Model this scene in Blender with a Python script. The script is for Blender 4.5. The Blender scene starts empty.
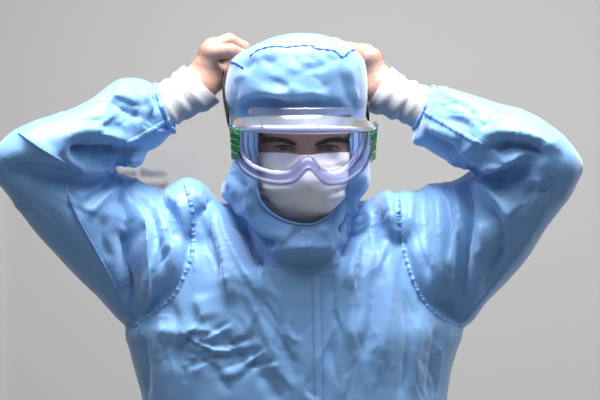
import bpy, bmesh, math, time
import numpy as np
from mathutils import Vector, Matrix
from mathutils.bvhtree import BVHTree

T0 = time.time()
rng = np.random.default_rng(7)
sc = bpy.context.scene
COL = sc.collection

# ------------------------------------------------------------------ camera constants
FPX, DIST, ZC = 1520.0, 1.9, 1.56          # focal length in pixels, distance to the head, camera height
WALL_Y = 1.45

def W(u, v, y):                             # photograph pixel + depth -> point of the room
    s = (y + DIST) / FPX
    return np.array([(u - 300.0) * s, y, ZC - (v - 200.0) * s])

def PX(P):                                  # points of the room -> photograph pixels
    P = np.asarray(P, float)
    s = FPX / (P[..., 1] + DIST)
    return np.stack([300.0 + P[..., 0] * s, 200.0 - (P[..., 2] - ZC) * s], -1)

# ------------------------------------------------------------------ materials
def mat(name, base=(.5, .5, .5), rough=.5, spec=.5, metal=0.0, **kw):
    m = bpy.data.materials.new(name); m.use_nodes = True
    b = m.node_tree.nodes['Principled BSDF']
    b.inputs['Base Color'].default_value = (*base, 1)
    b.inputs['Roughness'].default_value = rough
    b.inputs['Specular IOR Level'].default_value = spec
    b.inputs['Metallic'].default_value = metal
    for k, v in kw.items():
        b.inputs[k.replace('_', ' ')].default_value = v
    return m

def nd(m, typ, **kw):
    n = m.node_tree.nodes.new(typ)
    for k, v in kw.items():
        setattr(n, k, v)
    return n

def lk(m, a, b): m.node_tree.links.new(a, b)

def noise_bump(m, scale, strength, dist, detail=4, coord='Object'):
    b = m.node_tree.nodes['Principled BSDF']
    tc = nd(m, 'ShaderNodeTexCoord'); n = nd(m, 'ShaderNodeTexNoise'); bp = nd(m, 'ShaderNodeBump')
    n.inputs['Scale'].default_value = scale; n.inputs['Detail'].default_value = detail
    bp.inputs['Strength'].default_value = strength; bp.inputs['Distance'].default_value = dist
    lk(m, tc.outputs[coord], n.inputs['Vector']); lk(m, n.outputs['Fac'], bp.inputs['Height'])
    lk(m, bp.outputs['Normal'], b.inputs['Normal'])
    return n, bp

def noise_color(m, scale, c0, c1, lo=.35, hi=.65, detail=4):
    b = m.node_tree.nodes['Principled BSDF']
    tc = nd(m, 'ShaderNodeTexCoord'); n = nd(m, 'ShaderNodeTexNoise'); r = nd(m, 'ShaderNodeValToRGB')
    n.inputs['Scale'].default_value = scale; n.inputs['Detail'].default_value = detail
    r.color_ramp.elements[0].position = lo; r.color_ramp.elements[0].color = (*c0, 1)
    r.color_ramp.elements[1].position = hi; r.color_ramp.elements[1].color = (*c1, 1)
    lk(m, tc.outputs['Object'], n.inputs['Vector']); lk(m, n.outputs['Fac'], r.inputs['Fac'])
    lk(m, r.outputs['Color'], b.inputs['Base Color'])

def fabric_mat(name, base, line, pitch=.0040):
    """polyester weave with a fine thread grid that follows the 'weave' attribute of the mesh"""
    m = mat(name, base, .50, .42)
    b = m.node_tree.nodes['Principled BSDF']
    b.inputs['Sheen Weight'].default_value = .5
    b.inputs['Sheen Roughness'].default_value = .4
    at = nd(m, 'ShaderNodeAttribute', attribute_name='weave')
    sp = nd(m, 'ShaderNodeSeparateXYZ'); lk(m, at.outputs['Vector'], sp.inputs[0])
    outs = []
    for i in range(2):
        mu = nd(m, 'ShaderNodeMath', operation='MULTIPLY'); mu.inputs[1].default_value = 1 / pitch
        fr = nd(m, 'ShaderNodeMath', operation='FRACT')
        lt = nd(m, 'ShaderNodeMath', operation='LESS_THAN'); lt.inputs[1].default_value = .24
        lk(m, sp.outputs[i], mu.inputs[0]); lk(m, mu.outputs[0], fr.inputs[0]); lk(m, fr.outputs[0], lt.inputs[0])
        outs.append(lt.outputs[0])
    mx = nd(m, 'ShaderNodeMath', operation='MAXIMUM'); lk(m, outs[0], mx.inputs[0]); lk(m, outs[1], mx.inputs[1])
    mix = nd(m, 'ShaderNodeMix', data_type='RGBA')
    mix.inputs['A'].default_value = (*base, 1); mix.inputs['B'].default_value = (*line, 1)
    lk(m, mx.outputs[0], mix.inputs['Factor']); lk(m, mix.outputs['Result'], b.inputs['Base Color'])
    tc = nd(m, 'ShaderNodeTexCoord'); n = nd(m, 'ShaderNodeTexNoise'); bp = nd(m, 'ShaderNodeBump')
    n.inputs['Scale'].default_value = 75; n.inputs['Detail'].default_value = 5
    bp.inputs['Strength'].default_value = .22; bp.inputs['Distance'].default_value = .0016
    lk(m, tc.outputs['Object'], n.inputs['Vector']); lk(m, n.outputs['Fac'], bp.inputs['Height'])
    lk(m, bp.outputs['Normal'], b.inputs['Normal'])
    return m

M = {}
M['fabric'] = fabric_mat('blue_polyester_weave', (.178, .368, .670), (.166, .345, .635))
M['seam'] = mat('blue_seam_tape', (.178, .368, .670), .5, .4); noise_bump(M['seam'], 260, .4, .001)
M['stitch'] = mat('dark_blue_thread', (.02, .10, .52), .6, .3)
M['cuff'] = mat('white_knit', (.43, .43, .44), .85, .2)
M['skin'] = mat('skin', (.56, .36, .28), .45, .4)
M['skin'].node_tree.nodes['Principled BSDF'].inputs['Subsurface Weight'].default_value = .03
M['skin'].node_tree.nodes['Principled BSDF'].inputs['Subsurface Radius'].default_value = (.008, .003, .0015)
noise_color(M['skin'], 38, (.38, .21, .155), (.50, .315, .245), .3, .72, 6)
noise_bump(M['skin'], 120, .5, .0022, 5)
M['hair'] = mat('dark_brown_hair', (.018, .012, .009), .55, .3)
M['mask'] = mat('white_nonwoven', (.90, .89, .91), .8, .2)
noise_bump(M['mask'], 420, .3, .0008)
M['vent'] = mat('green_vent_plastic', (.055, .40, .06), .22, .6)
M['vent'].node_tree.nodes['Principled BSDF'].inputs['Transmission Weight'].default_value = .25
M['strap'] = mat('black_elastic', (.012, .016, .014), .6, .3)
M['wall'] = mat('wall_paint', (.505, .502, .495), .7, .2); noise_bump(M['wall'], 60, .05, .001)
M['floor'] = mat('vinyl_floor', (.50, .50, .51), .45, .4); noise_color(M['floor'], 8, (.28, .28, .29), (.33, .33, .34))
M['trim'] = mat('white_trim', (.55, .55, .55), .5, .4)
M['sign'] = mat('sign_plate', (.488, .491, .505), .5, .3)
M['ink'] = mat('dark_blue_ink', (.13, .14, .25), .6, .3)
M['shoe'] = mat('white_overshoe', (.8, .8, .82), .7, .3)
M['shadowless'] = None

def clear_plastic(name, tint, body, amount, rough, gloss=.0):
    """clear vinyl: mostly see-through, a little milky, glossy"""
    m = bpy.data.materials.new(name); m.use_nodes = True
    nt = m.node_tree; nt.nodes.clear()
    out = nt.nodes.new('ShaderNodeOutputMaterial')
    tr = nt.nodes.new('ShaderNodeBsdfTransparent'); tr.inputs[0].default_value = (*tint, 1)
    df = nt.nodes.new('ShaderNodeBsdfDiffuse'); df.inputs[0].default_value = (*body, 1)
    tl = nt.nodes.new('ShaderNodeBsdfTranslucent'); tl.inputs[0].default_value = (*body, 1)
    gl = nt.nodes.new('ShaderNodeBsdfGlossy'); gl.inputs['Roughness'].default_value = rough
    a = nt.nodes.new('ShaderNodeMixShader'); a.inputs[0].default_value = .45
    b = nt.nodes.new('ShaderNodeMixShader'); b.inputs[0].default_value = amount
    c = nt.nodes.new('ShaderNodeMixShader')
    fr = nt.nodes.new('ShaderNodeFresnel'); fr.inputs['IOR'].default_value = 1.45
    ad = nt.nodes.new('ShaderNodeMath'); ad.operation = 'ADD'; ad.use_clamp = True; ad.inputs[1].default_value = gloss
    L = nt.links.new
    L(df.outputs[0], a.inputs[1]); L(tl.outputs[0], a.inputs[2])
    L(tr.outputs[0], b.inputs[1]); L(a.outputs[0], b.inputs[2])
    L(fr.outputs[0], ad.inputs[0]); L(ad.outputs[0], c.inputs[0])
    L(b.outputs[0], c.inputs[1]); L(gl.outputs[0], c.inputs[2])
    L(c.outputs[0], out.inputs[0])
    return m
M['frame'] = clear_plastic('clear_lavender_vinyl', (.74, .77, .91), (.60, .63, .92), .20, .13, .03)
M['brow'] = clear_plastic('milky_lavender_vinyl', (.84, .86, .97), (.42, .44, .74), .60, .26, .02)
M['lens'] = clear_plastic('clear_lens', (.95, .955, .975), (.8, .82, .9), .03, .03, .0)
M['flange'] = clear_plastic('clear_soft_flange', (.82, .85, .93), (.6, .64, .8), .16, .2, .02)

# ------------------------------------------------------------------ mesh helpers
def mesh_obj(name, verts, faces, material=None, parent=None, smooth=True, subsurf=0):
    me = bpy.data.meshes.new(name)
    me.from_pydata([tuple(map(float, v)) for v in verts], [], [tuple(map(int, f)) for f in faces])
    me.update()
    if smooth:
        me.polygons.foreach_set('use_smooth', [True] * len(me.polygons))
    o = bpy.data.objects.new(name, me); COL.objects.link(o)
    if material: me.materials.append(material)
    if parent: o.parent = parent
    if subsurf:
        s = o.modifiers.new('subdivision', 'SUBSURF'); s.levels = s.render_levels = subsurf
    return o

def fix_normals(o):
    bm = bmesh.new(); bm.from_mesh(o.data); bmesh.ops.recalc_face_normals(bm, faces=bm.faces); bm.to_mesh(o.data); bm.free()

def empty(name, loc=(0, 0, 0)):
    o = bpy.data.objects.new(name, None); COL.objects.link(o); o.location = loc; o.empty_display_size = .1
    return o

def tag(o, label=None, cat=None, group=None, kind=None):
    if label: o['label'] = label
    if cat: o['category'] = cat
    if group: o['group'] = group
    if kind: o['kind'] = kind
    return o

def catmull(P, n):
    """n samples through the control rows P (uniform in chord length)"""
    P = np.asarray(P, float)
    k = len(P)
    ext = np.vstack([2 * P[0] - P[1], P, 2 * P[-1] - P[-2]])
    d = np.linalg.norm(np.diff(P[:, :2] if P.shape[1] > 3 else P, axis=0), axis=1) + 1e-9
    cum = np.r_[0, np.cumsum(d)]
    out = []
    for s in np.linspace(0, cum[-1], n):
        i = min(np.searchsorted(cum, s, side='right') - 1, k - 2); i = max(i, 0)
        t = (s - cum[i]) / d[i]
        p0, p1, p2, p3 = ext[i], ext[i + 1], ext[i + 2], ext[i + 3]
        out.append(.5 * ((2 * p1) + (-p0 + p2) * t + (2 * p0 - 5 * p1 + 4 * p2 - p3) * t * t + (-p0 + 3 * p1 - 3 * p2 + p3) * t ** 3))
    return np.array(out)

def loft(rings, n_along, n_round, cap=True, power=1.0):
    """rings: (Au, Av, Bu, Bv, depth, half depth): the two outline points of the ring and how thick it is"""
    R = catmull(np.array(rings, float), n_along)
    th = np.linspace(0, 2 * math.pi, n_round, endpoint=False)
    c, s = np.cos(th), np.sin(th)
    c = np.sign(c) * np.abs(c) ** power; s = np.sign(s) * np.abs(s) ** power
    V = []
    for (au, av, bu, bv, y, h) in R:
        A, B = W(au, av, y), W(bu, bv, y)
        C, H = (A + B) / 2, (B - A) / 2
        V.append(C[None] + c[:, None] * H[None] + s[:, None] * np.array([[0, h, 0]]))
    V = np.concatenate(V)
    F = []
    for i in range(n_along - 1):
        for j in range(n_round):
            k = (j + 1) % n_round
            F.append((i * n_round + j, i * n_round + k, (i + 1) * n_round + k, (i + 1) * n_round + j))
    if cap:
        F.append(tuple(range(n_round))[::-1]); F.append(tuple(range((n_along - 1) * n_round, n_along * n_round)))
    return V, F

def blob(u, v, y, hu, hv, hd, n=24):
    V, F = [], []
    C = W(u, v, y); s = (y + DIST) / FPX
    for i in range(n + 1):
        a = math.pi * i / n
        for j in range(2 * n):
            b = math.pi * j / n
            V.append(C + np.array([hu * s * math.sin(a) * math.cos(b), hd * math.sin(a) * math.sin(b), hv * s * math.cos(a)]))
    for i in range(n):
        for j in range(2 * n):
            k = (j + 1) % (2 * n)
            F.append((i * 2 * n + j, (i + 1) * 2 * n + j, (i + 1) * 2 * n + k, i * 2 * n + k))
    return np.array(V), F

def merge(parts):
    V, F, o = [], [], 0
    for v, f in parts:
        V.append(v); F += [tuple(i + o for i in q) for q in f]; o += len(v)
    return np.concatenate(V), F

def evaluate(o):
    dg = bpy.context.evaluated_depsgraph_get(); e = o.evaluated_get(dg); me = e.to_mesh()
    V = np.empty(len(me.vertices) * 3); me.vertices.foreach_get('co', V); V = V.reshape(-1, 3)
    F = [tuple(p.vertices) for p in me.polygons]
    e.to_mesh_clear()
    return V, F

def vert_normals(V, F4):
    n = np.cross(V[F4[:, 2]] - V[F4[:, 0]], V[F4[:, 3]] - V[F4[:, 1]])
    out = np.zeros_like(V)
    for k in range(4):
        for a in range(3):
            out[:, a] += np.bincount(F4[:, k], n[:, a], len(V))
    return out / (np.linalg.norm(out, axis=1, keepdims=True) + 1e-12)

def as_quads(F):
    return np.array([f if len(f) == 4 else (*f, f[-1]) for f in F if len(f) in (3, 4)], int)

def lap_op(E, n):
    deg = np.bincount(E.ravel(), minlength=n).astype(float)[:, None] + 1e-9
    def L(X):
        o = np.zeros_like(X)
        for a in range(X.shape[1]):
            o[:, a] = np.bincount(E[:, 0], X[E[:, 1], a], n) + np.bincount(E[:, 1], X[E[:, 0], a], n)
        return o / deg - X
    return L

def edges_of(F4):
    e = np.concatenate([F4[:, [0, 1]], F4[:, [1, 2]], F4[:, [2, 3]], F4[:, [3, 0]]])
    e = e[e[:, 0] != e[:, 1]]
    return np.unique(np.sort(e, 1), axis=0)

def smooth_noise(V, scale, seed):
    r = np.random.default_rng(seed)
    out = np.zeros(len(V))
    for _ in range(26):
        k = r.normal(size=3); k *= (2 * math.pi / scale) * r.uniform(.6, 1.5) / np.linalg.norm(k)
        out += np.cos(V @ k + r.uniform(0, 6.28))
    return out / math.sqrt(13)

def crumple(V0, F4, strain, kb, kf, iters, seed, scale):
    """cloth with too much fabric: every edge is longer than the form it hangs on, so the sheet buckles into folds.
    strain(mid, direction) gives the surplus per edge; kb bending stiffness, kf how firmly the form holds it"""
    n = len(V0)
    E = edges_of(F4)
    D = np.concatenate([F4[:, [0, 2]], F4[:, [1, 3]]]); D = D[D[:, 0] != D[:, 1]]
    A = np.concatenate([E, D])
    d = V0[A[:, 1]] - V0[A[:, 0]]; L0 = np.linalg.norm(d, axis=1) + 1e-9
    rest = L0 * (1 + strain((V0[A[:, 1]] + V0[A[:, 0]]) / 2, d / L0[:, None]))
    N0 = vert_normals(V0, F4)
    X = V0 + N0 * (smooth_noise(V0, scale, seed) * .0012)[:, None]
    deg = np.bincount(A.ravel(), minlength=n).astype(float)[:, None] + 1e-9
    L = lap_op(E, n); B0 = L(L(V0))
    vel = np.zeros_like(X)
    for it in range(iters):
        e = X[A[:, 1]] - X[A[:, 0]]; l = np.linalg.norm(e, axis=1) + 1e-9
        c = e * (.5 * (l - rest) / l)[:, None]
        g = np.zeros_like(X)
        for a in range(3):
            g[:, a] = np.bincount(A[:, 0], c[:, a], n) - np.bincount(A[:, 1], c[:, a], n)
        step = 1.5 * g / deg - kb * (L(L(X)) - B0) + kf * (V0 - X)
        vel = .82 * vel + .45 * step
        X = X + vel
    return X

def seg_dist(P, line):
    """distance of the points to a polyline, signed side and the share of the way along it"""
    line = np.asarray(line, float)
    best = np.full(len(P), 1e9); side = np.zeros(len(P)); along = np.zeros(len(P))
    ls = np.r_[0, np.cumsum(np.linalg.norm(np.diff(line, axis=0), axis=1))]
    for i in range(len(line) - 1):
        a, b = line[i], line[i + 1]; ab = b - a; q = ab @ ab
        t = np.clip(((P - a) @ ab) / q, 0, 1)
        r = P - (a + t[:, None] * ab); dd = np.linalg.norm(r, axis=1)
        m = dd < best
        best = np.where(m, dd, best)
        side = np.where(m, np.sign(ab[0] * r[:, 1] - ab[1] * r[:, 0]), side)
        along = np.where(m, (ls[i] + t * (ls[i + 1] - ls[i])) / ls[-1], along)
    return best, side, along

def in_poly(P, poly):
    x, y = P[:, 0], P[:, 1]; c = np.zeros(len(P), bool); poly = np.asarray(poly, float); j = len(poly) - 1
    for i in range(len(poly)):
        xi, yi, xj, yj = *poly[i], *poly[j]
        m = ((yi > y) != (yj > y)) & (x < (xj - xi) * (y - yi) / (yj - yi + 1e-12) + xi)
        c ^= m; j = i
    return c

CAM = Vector((0, -DIST, ZC))
def visible(V, N, bvh):
    ok = np.zeros(len(V), bool)
    for i in np.nonzero(N[:, 1] < .25)[0]:
        p = Vector(V[i]); d = CAM - p
        if d.dot(Vector(N[i])) < 0: continue
        hit = bvh.ray_cast(p + Vector(N[i]) * .004, d.normalized())
        ok[i] = hit[0] is None
    return ok

def tool_folds(V, F4, folds):
    """press the named folds into the garment: ridges (+) and valleys (-), millimetres high, along a line on its front"""
    bvh = BVHTree.FromPolygons([Vector(v) for v in V], [tuple(f) for f in F4])
    N = vert_normals(V, F4); vis = visible(V, N, bvh).astype(float)[:, None]
    E = edges_of(F4); L = lap_op(E, len(V))
    for _ in range(3): vis = vis + .7 * L(vis)
    vis = np.clip(vis[:, 0], 0, 1)
    P = PX(V); disp = np.zeros(len(V))
    for f in folds:
        amp, wid, line = f[0], f[1], f[2]
        kind = f[3] if len(f) > 3 else 'bump'
        box = np.asarray(line); lo, hi = box.min(0) - 4 * wid, box.max(0) + 4 * wid
        m = np.nonzero(((P > lo) & (P < hi)).all(1) & (vis > .02))[0]
        if not len(m): continue
        if line[-1][0] < line[0][0]: line = line[::-1]
        L2 = catmull(np.array(line, float), 8 * len(line)) if len(line) > 2 else np.array(line, float)
        d, s, t = seg_dist(P[m], L2)
        fade = np.clip(np.minimum(t, 1 - t) / .22 + .12, 0, 1)
        if kind == 'bump': prof = np.exp(-(d / (wid * np.where((s > 0) == (amp > 0), .55, 1.45))) ** 1.25)      # steep below a ridge
        elif kind == 'sharp': prof = np.exp(-d / wid)
        elif kind == 'lap': prof = s * (d / wid) * np.exp(-(d / wid)) * 2.0          # an overlap: up on one side, down on the other
        disp[m] += amp * .0015 * prof * fade * vis[m]
    return V + N * disp[:, None]

def small_creases(regions, seed):
    r = np.random.default_rng(seed); out = []
    for (u, v, ru, rv, ang, spread, n, amp, length) in regions:
        for _ in range(n):
            a = math.radians(ang + r.normal(0, spread)); l = length * r.uniform(.5, 1.4)
            p = np.array([u + ru * r.uniform(-1, 1), v + rv * r.uniform(-1, 1)])
            d = np.array([math.cos(a), -math.sin(a)]); q = np.array([-d[1], d[0]]) * r.normal(0, .10) * l
            kind = r.choice(['sharp', 'sharp', 'lap'])
            out.append((1.25 * amp * r.uniform(.5, 1.2) * r.choice([-1, 1]), r.uniform(1.6, 3.4), [tuple(p - d * l / 2), tuple(p + q), tuple(p + d * l / 2)], kind))
    return out

def ribbon(name, line, width, height, bvh, material, parent, n=60, pucker=0.0, pitch=.007, closed=False, across=5, lift=.0006):
    """a seam, tape or hem that lies on the garment: raised ribbon following its surface"""
    L2 = catmull(np.array(line, float), n)
    V, rows, s_acc, prev = [], [], 0.0, None
    tang = np.gradient(L2, axis=0)
    for i in range(n):
        u, v = L2[i]
        t = tang[i] / (np.linalg.norm(tang[i]) + 1e-9); perp = np.array([-t[1], t[0]])
        row = []
        for k in range(across):
            q = (k / (across - 1)) * 2 - 1
            a = (u, v) + perp * q * (width / .00122) / 2
            d = Vector(W(a[0], a[1], 0)) - CAM; d.normalize()
            hit = bvh.ray_cast(CAM, d)
            if hit[0] is None: row = None; break
            row.append((np.array(hit[0]), np.array(hit[1]), q))
        if row is None: continue
        ctr = row[across // 2][0]
        if prev is not None:
            s_acc += min(np.linalg.norm(ctr - prev), .02)
        prev = ctr
        wave = pucker * (.5 + .3 * math.sin(2 * math.pi * s_acc / pitch) + .3 * math.sin(2 * math.pi * s_acc / pitch / 1.73 + 1) + .25 * math.sin(2 * math.pi * s_acc / pitch / .61 + 2) * math.sin(s_acc * 31))
        idx = []
        for (p, nn, q) in row:
            if nn[1] > 0: nn = -nn
            h = lift + (height + wave) * (1 - abs(q) ** 2.5) - .0016 * (abs(q) > .99)
            idx.append(len(V)); V.append(p + nn * h)
        rows.append(idx)
    F = []
    for a, b in zip(rows[:-1], rows[1:]):
        if np.linalg.norm(V[a[across // 2]] - V[b[across // 2]]) > .03: continue
        for k in range(across - 1): F.append((a[k], a[k + 1], b[k + 1], b[k]))
    return mesh_obj(name, V, F, material, parent)

def tube(points, radii, n=8, cap=True, flat=None):
    """tube through points; flat=(a, b) squashes the section"""
    P = np.asarray(points, float); k = len(P)
    radii = np.broadcast_to(np.asarray(radii, float), (k,))
    tg = np.gradient(P, axis=0); tg /= np.linalg.norm(tg, axis=1, keepdims=True) + 1e-12
    up = np.array([0, 1., 0]) if abs(tg[0][1]) < .9 else np.array([1., 0, 0])
    V, F = [], []
    a = np.cross(tg[0], up); a /= np.linalg.norm(a)
    for i in range(k):
        a = a - tg[i] * (a @ tg[i]); a /= np.linalg.norm(a) + 1e-12
        b = np.cross(tg[i], a)
        for j in range(n):
            t = 2 * math.pi * j / n
            V.append(P[i] + radii[i] * (a * math.cos(t) + b * math.sin(t)))
    for i in range(k - 1):
        for j in range(n):
            q = (j + 1) % n
            F.append((i * n + j, i * n + q, (i + 1) * n + q, (i + 1) * n + j))
    if cap:
        F.append(tuple(range(n))[::-1]); F.append(tuple(range((k - 1) * n, k * n)))
    return np.array(V), F

def surface_line(line, bvh, n, lift=.0008):
    out = []
    for u, v in catmull(np.array(line, float), n):
        d = (Vector(W(u, v, 0)) - CAM).normalized()
        h = bvh.ray_cast(CAM, d)
        if h[0] is None: continue
        nn = np.array(h[1]); nn = -nn if nn[1] > 0 else nn
        out.append(np.array(h[0]) + nn * lift)
    return np.array(out)

# ------------------------------------------------------------------ the person
person = empty('person', (0, 0, 0))
tag(person, 'person in light blue cleanroom suit and hood, both hands raised behind the head', 'person')

# ---- body: one continuous surface from a distance field (head, torso, arms, hands with five fingers, legs)
def axis(lo, hi, fine_lo, fine_hi, df, dc):
    a = np.arange(lo, fine_lo, dc); b = np.arange(fine_lo, fine_hi, df); c = np.arange(fine_hi, hi + dc, dc)
    return np.concatenate([a, b, c]).astype(np.float32)
GX = axis(-.44, .44, -.145, .145, .0019, .008)
GY = axis(-.24, .24, -.135, .155, .0019, .008)
GZ = axis(-.01, 1.80, 1.53, 1.79, .0019, .010)
FIELD = np.full((len(GX), len(GY), len(GZ)), 1.0, np.float32)

def smin(a, b, k):
    if k <= 0: return np.minimum(a, b)
    h = np.clip(.5 + .5 * (b - a) / k, 0, 1)
    return b + (a - b) * h - k * h * (1 - h)

class Sub:
    """part of the grid around some points"""
    def __init__(s, lo, hi):
        s.sl = tuple(slice(max(np.searchsorted(g, l) - 1, 0), min(np.searchsorted(g, h) + 1, len(g))) for g, l, h in zip((GX, GY, GZ), lo, hi))
        s.X = GX[s.sl[0]][:, None, None]; s.Y = GY[s.sl[1]][None, :, None]; s.Z = GZ[s.sl[2]][None, None, :]
    def cone(s, a, b, ra, rb):
        a = np.asarray(a, np.float32); ba = np.asarray(b, np.float32) - a
        px, py, pz = s.X - a[0], s.Y - a[1], s.Z - a[2]
        t = np.clip((px * ba[0] + py * ba[1] + pz * ba[2]) / (ba @ ba + 1e-12), 0, 1)
        return np.sqrt((px - t * ba[0]) ** 2 + (py - t * ba[1]) ** 2 + (pz - t * ba[2]) ** 2) - (ra + (rb - ra) * t)
    def ell(s, c, r, R=None):
        px, py, pz = s.X - c[0], s.Y - c[1], s.Z - c[2]
        if R is not None:
            px, py, pz = (R[0][0] * px + R[1][0] * py + R[2][0] * pz, R[0][1] * px + R[1][1] * py + R[2][1] * pz, R[0][2] * px + R[1][2] * py + R[2][2] * pz)
        k0 = np.sqrt((px / r[0]) ** 2 + (py / r[1]) ** 2 + (pz / r[2]) ** 2)
        k1 = np.sqrt((px / r[0] ** 2) ** 2 + (py / r[1] ** 2) ** 2 + (pz / r[2] ** 2) ** 2) + 1e-9
        return k0 * (k0 - 1) / k1
    def add(s, f, k):
        FIELD[s.sl] = smin(FIELD[s.sl], f.astype(np.float32), k)

def limb(pts, rad, k=.02):
    pts = [np.asarray(p) for p in pts]
    for a, b, ra, rb in zip(pts[:-1], pts[1:], rad[:-1], rad[1:]):
        m = max(ra, rb) + .03
        s = Sub(np.minimum(a, b) - m, np.maximum(a, b) + m)
        s.add(s.cone(a, b, ra, rb), k)

# torso, legs
s = Sub((-.26, -.22, .70), (.26, .22, 1.56))
tor = s.ell((0, .03, 1.34), (.155, .095, .20))
tor = smin(tor, s.ell((0, .02, 1.10), (.145, .095, .22)), .06)
tor = smin(tor, s.ell((0, .02, .92), (.155, .105, .14)), .06)
tor = smin(tor, s.cone((0, .03, 1.40), (0, .015, 1.54), .062, .055), .04)
for sx in (-1, 1):
    tor = smin(tor, s.cone((sx * .04, .03, 1.46), (sx * .145, .03, 1.455), .05, .052), .03)
s.add(tor, .03)
for sx in (-1, 1):
    limb([(sx * .085, .02, .90), (sx * .095, .01, .50), (sx * .10, .03, .10)], [.085, .055, .038], .04)
    limb([(sx * .10, .03, .055), (sx * .108, -.09, .035)], [.045, .032], .03)
# head
HO = np.array([.0072, 0.0, 1.641]); PITCH = math.radians(12)
cp, spn = math.cos(PITCH), math.sin(PITCH)
HR = np.array([[1, 0, 0], [0, cp, -spn], [0, spn, cp]])       # head space -> room
def H(x, y, z): return HO + HR @ np.array([x, y, z])
s = Sub(HO - .17, HO + .17)
hd = s.ell(H(0, .005, .030), (.073, .092, .086), HR)                    # skull
hd = smin(hd, s.ell(H(0, -.030, -.030), (.058, .062, .072), HR), .035)  # face
hd = smin(hd, s.cone(H(-.022, -.066, -.078), H(.022, -.066, -.078), .020, .020), .025)   # chin
for sx in (-1, 1):
    hd = smin(hd, s.cone(H(sx * .030, -.052, -.074), H(sx * .058, .006, -.05), .018, .016), .03)   # jaw
    hd = smin(hd, s.cone(H(sx * .038, -.072, -.024), H(sx * .060, -.045, -.018), .015, .012), .02)   # cheekbone
    hd = smin(hd, s.cone(H(sx * .010, -.0905, .0135), H(sx * .046, -.078, .0205), .0095, .0075), .012)   # brow ridge
    hd = smin(hd, s.ell(H(sx * .072, .008, -.005), (.008, .020, .030), HR), .006)  # ear
eyes = [H(sx * .0275, -.0745, 0) for sx in (-1, 1)]
for e in eyes:                                                                   # sockets
    hd = -smin(-hd, s.ell(e + HR @ np.array([0, -.019, .001]), (.019, .012, .0095), HR), .008)
hd = smin(hd, s.cone(H(0, -.084, .008), H(0, -.106, -.036), .0085, .012), .012)  # nose
for sx in (-1, 1):
    hd = smin(hd, s.ell(H(sx * .012, -.100, -.042), (.009, .010, .008), HR), .006)
for e in eyes:                                                                   # lids, then the opening
    f = HR @ np.array([0, -1., 0])
    hd = smin(hd, s.ell(e, (.0150, .0148, .0150), HR), .003)
    cut = s.ell(e + f * .0150 + HR @ np.array([0, 0, -.0012]), (.0118, .012, .0036), HR)
    hd = -smin(-hd, cut, .0016)
hd = smin(hd, s.cone(H(-.022, -.083, -.062), H(.022, -.083, -.062), .007, .007), .01)   # lips (under the mask)
s.add(hd, .02)
s = Sub((-.1, -.1, 1.45), (.1, .15, 1.66)); s.add(s.cone((.002, .025, 1.50), (.005, .02, 1.60), .056, .054), .025)   # neck

# arms and hands
def arm(shoulder, elbow, wrist, k=.02):
    limb([shoulder, elbow], [.032, .027], k); limb([elbow, (np.array(elbow) * .55 + np.array(wrist) * .45), wrist], [.027, .026, .021], k)

def hand(wrist, palm, fingers, thumb, wid):
    pts = [wrist] + [q for f in fingers for q in f] + thumb
    lo, hi = np.min(pts, 0) - .04, np.max(pts, 0) + .04
    s = Sub(lo, hi)
    d = None
    for f in fingers:                                    # the palm: one bone to each knuckle
        c = s.cone(wrist, f[0], .0185, .0110)
        c = smin(c, s.ell(f[0], (.0125, .0125, .0125)), .004)
        d = c if d is None else smin(d, c, .008)
    d = smin(d, s.cone(np.array(wrist), thumb[1], .019, .014), .014)
    for f, r in zip(fingers, (.0092, .0096, .0090, .0078)):
        g = smin(s.cone(f[0], f[1], r * 1.18, r * 1.02), s.cone(f[1], f[2], r * 1.06, r * .92), .002)
        g = smin(g, s.cone(f[2], f[3], r * .94, r * .78), .002)
        d = smin(d, g, .0042)
    g = smin(s.cone(thumb[0], thumb[1], .014, .0118), s.cone(thumb[1], thumb[2], .0112, .0100), .004)
    g = smin(g, s.cone(thumb[2], thumb[3], .0104, .0085), .003)
    d = smin(d, g, .005)
    s.add(d, .012)

LW = W(195, 88, .055)      # wrist on the left of the photo
RW = W(384, 90, .055)
w3 = lambda L: [W(*p) for p in L]
arm(W(172, 256, .075), W(40, 164, -.085), LW)
arm(W(424, 258, .075), W(542, 161, -.085), RW)
hand(LW, None, [w3([(209, 52, .048), (231, 51, .046), (243, 56, .062), (247, 64, .078)]),
                w3([(212, 48, .066), (229, 41, .070), (243, 48, .084), (248, 57, .098)]),
                w3([(213, 52, .084), (227, 48, .096), (240, 53, .106), (245, 62, .112)]),
                w3([(214, 60, .100), (225, 57, .112), (236, 61, .118), (241, 69, .121)])],
     w3([(206, 86, .060), (216, 80, .066), (221, 72, .074), (231, 62, .086)]), .05)
hand(RW, None, [w3([(372, 58, .052), (358, 52, .078), (346, 54, .094), (340, 62, .104)]),
                w3([(366, 54, .070), (350, 50, .094), (338, 52, .106), (333, 60, .112)]),
                w3([(362, 55, .088), (345, 49, .108), (334, 44, .114), (330, 46, .122)]),
                w3([(360, 62, .103), (346, 58, .120), (336, 60, .126), (332, 66, .128)])],
     w3([(375, 92, .062), (367, 84, .078), (360, 76, .092), (350, 70, .104)]), .05)

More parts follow.
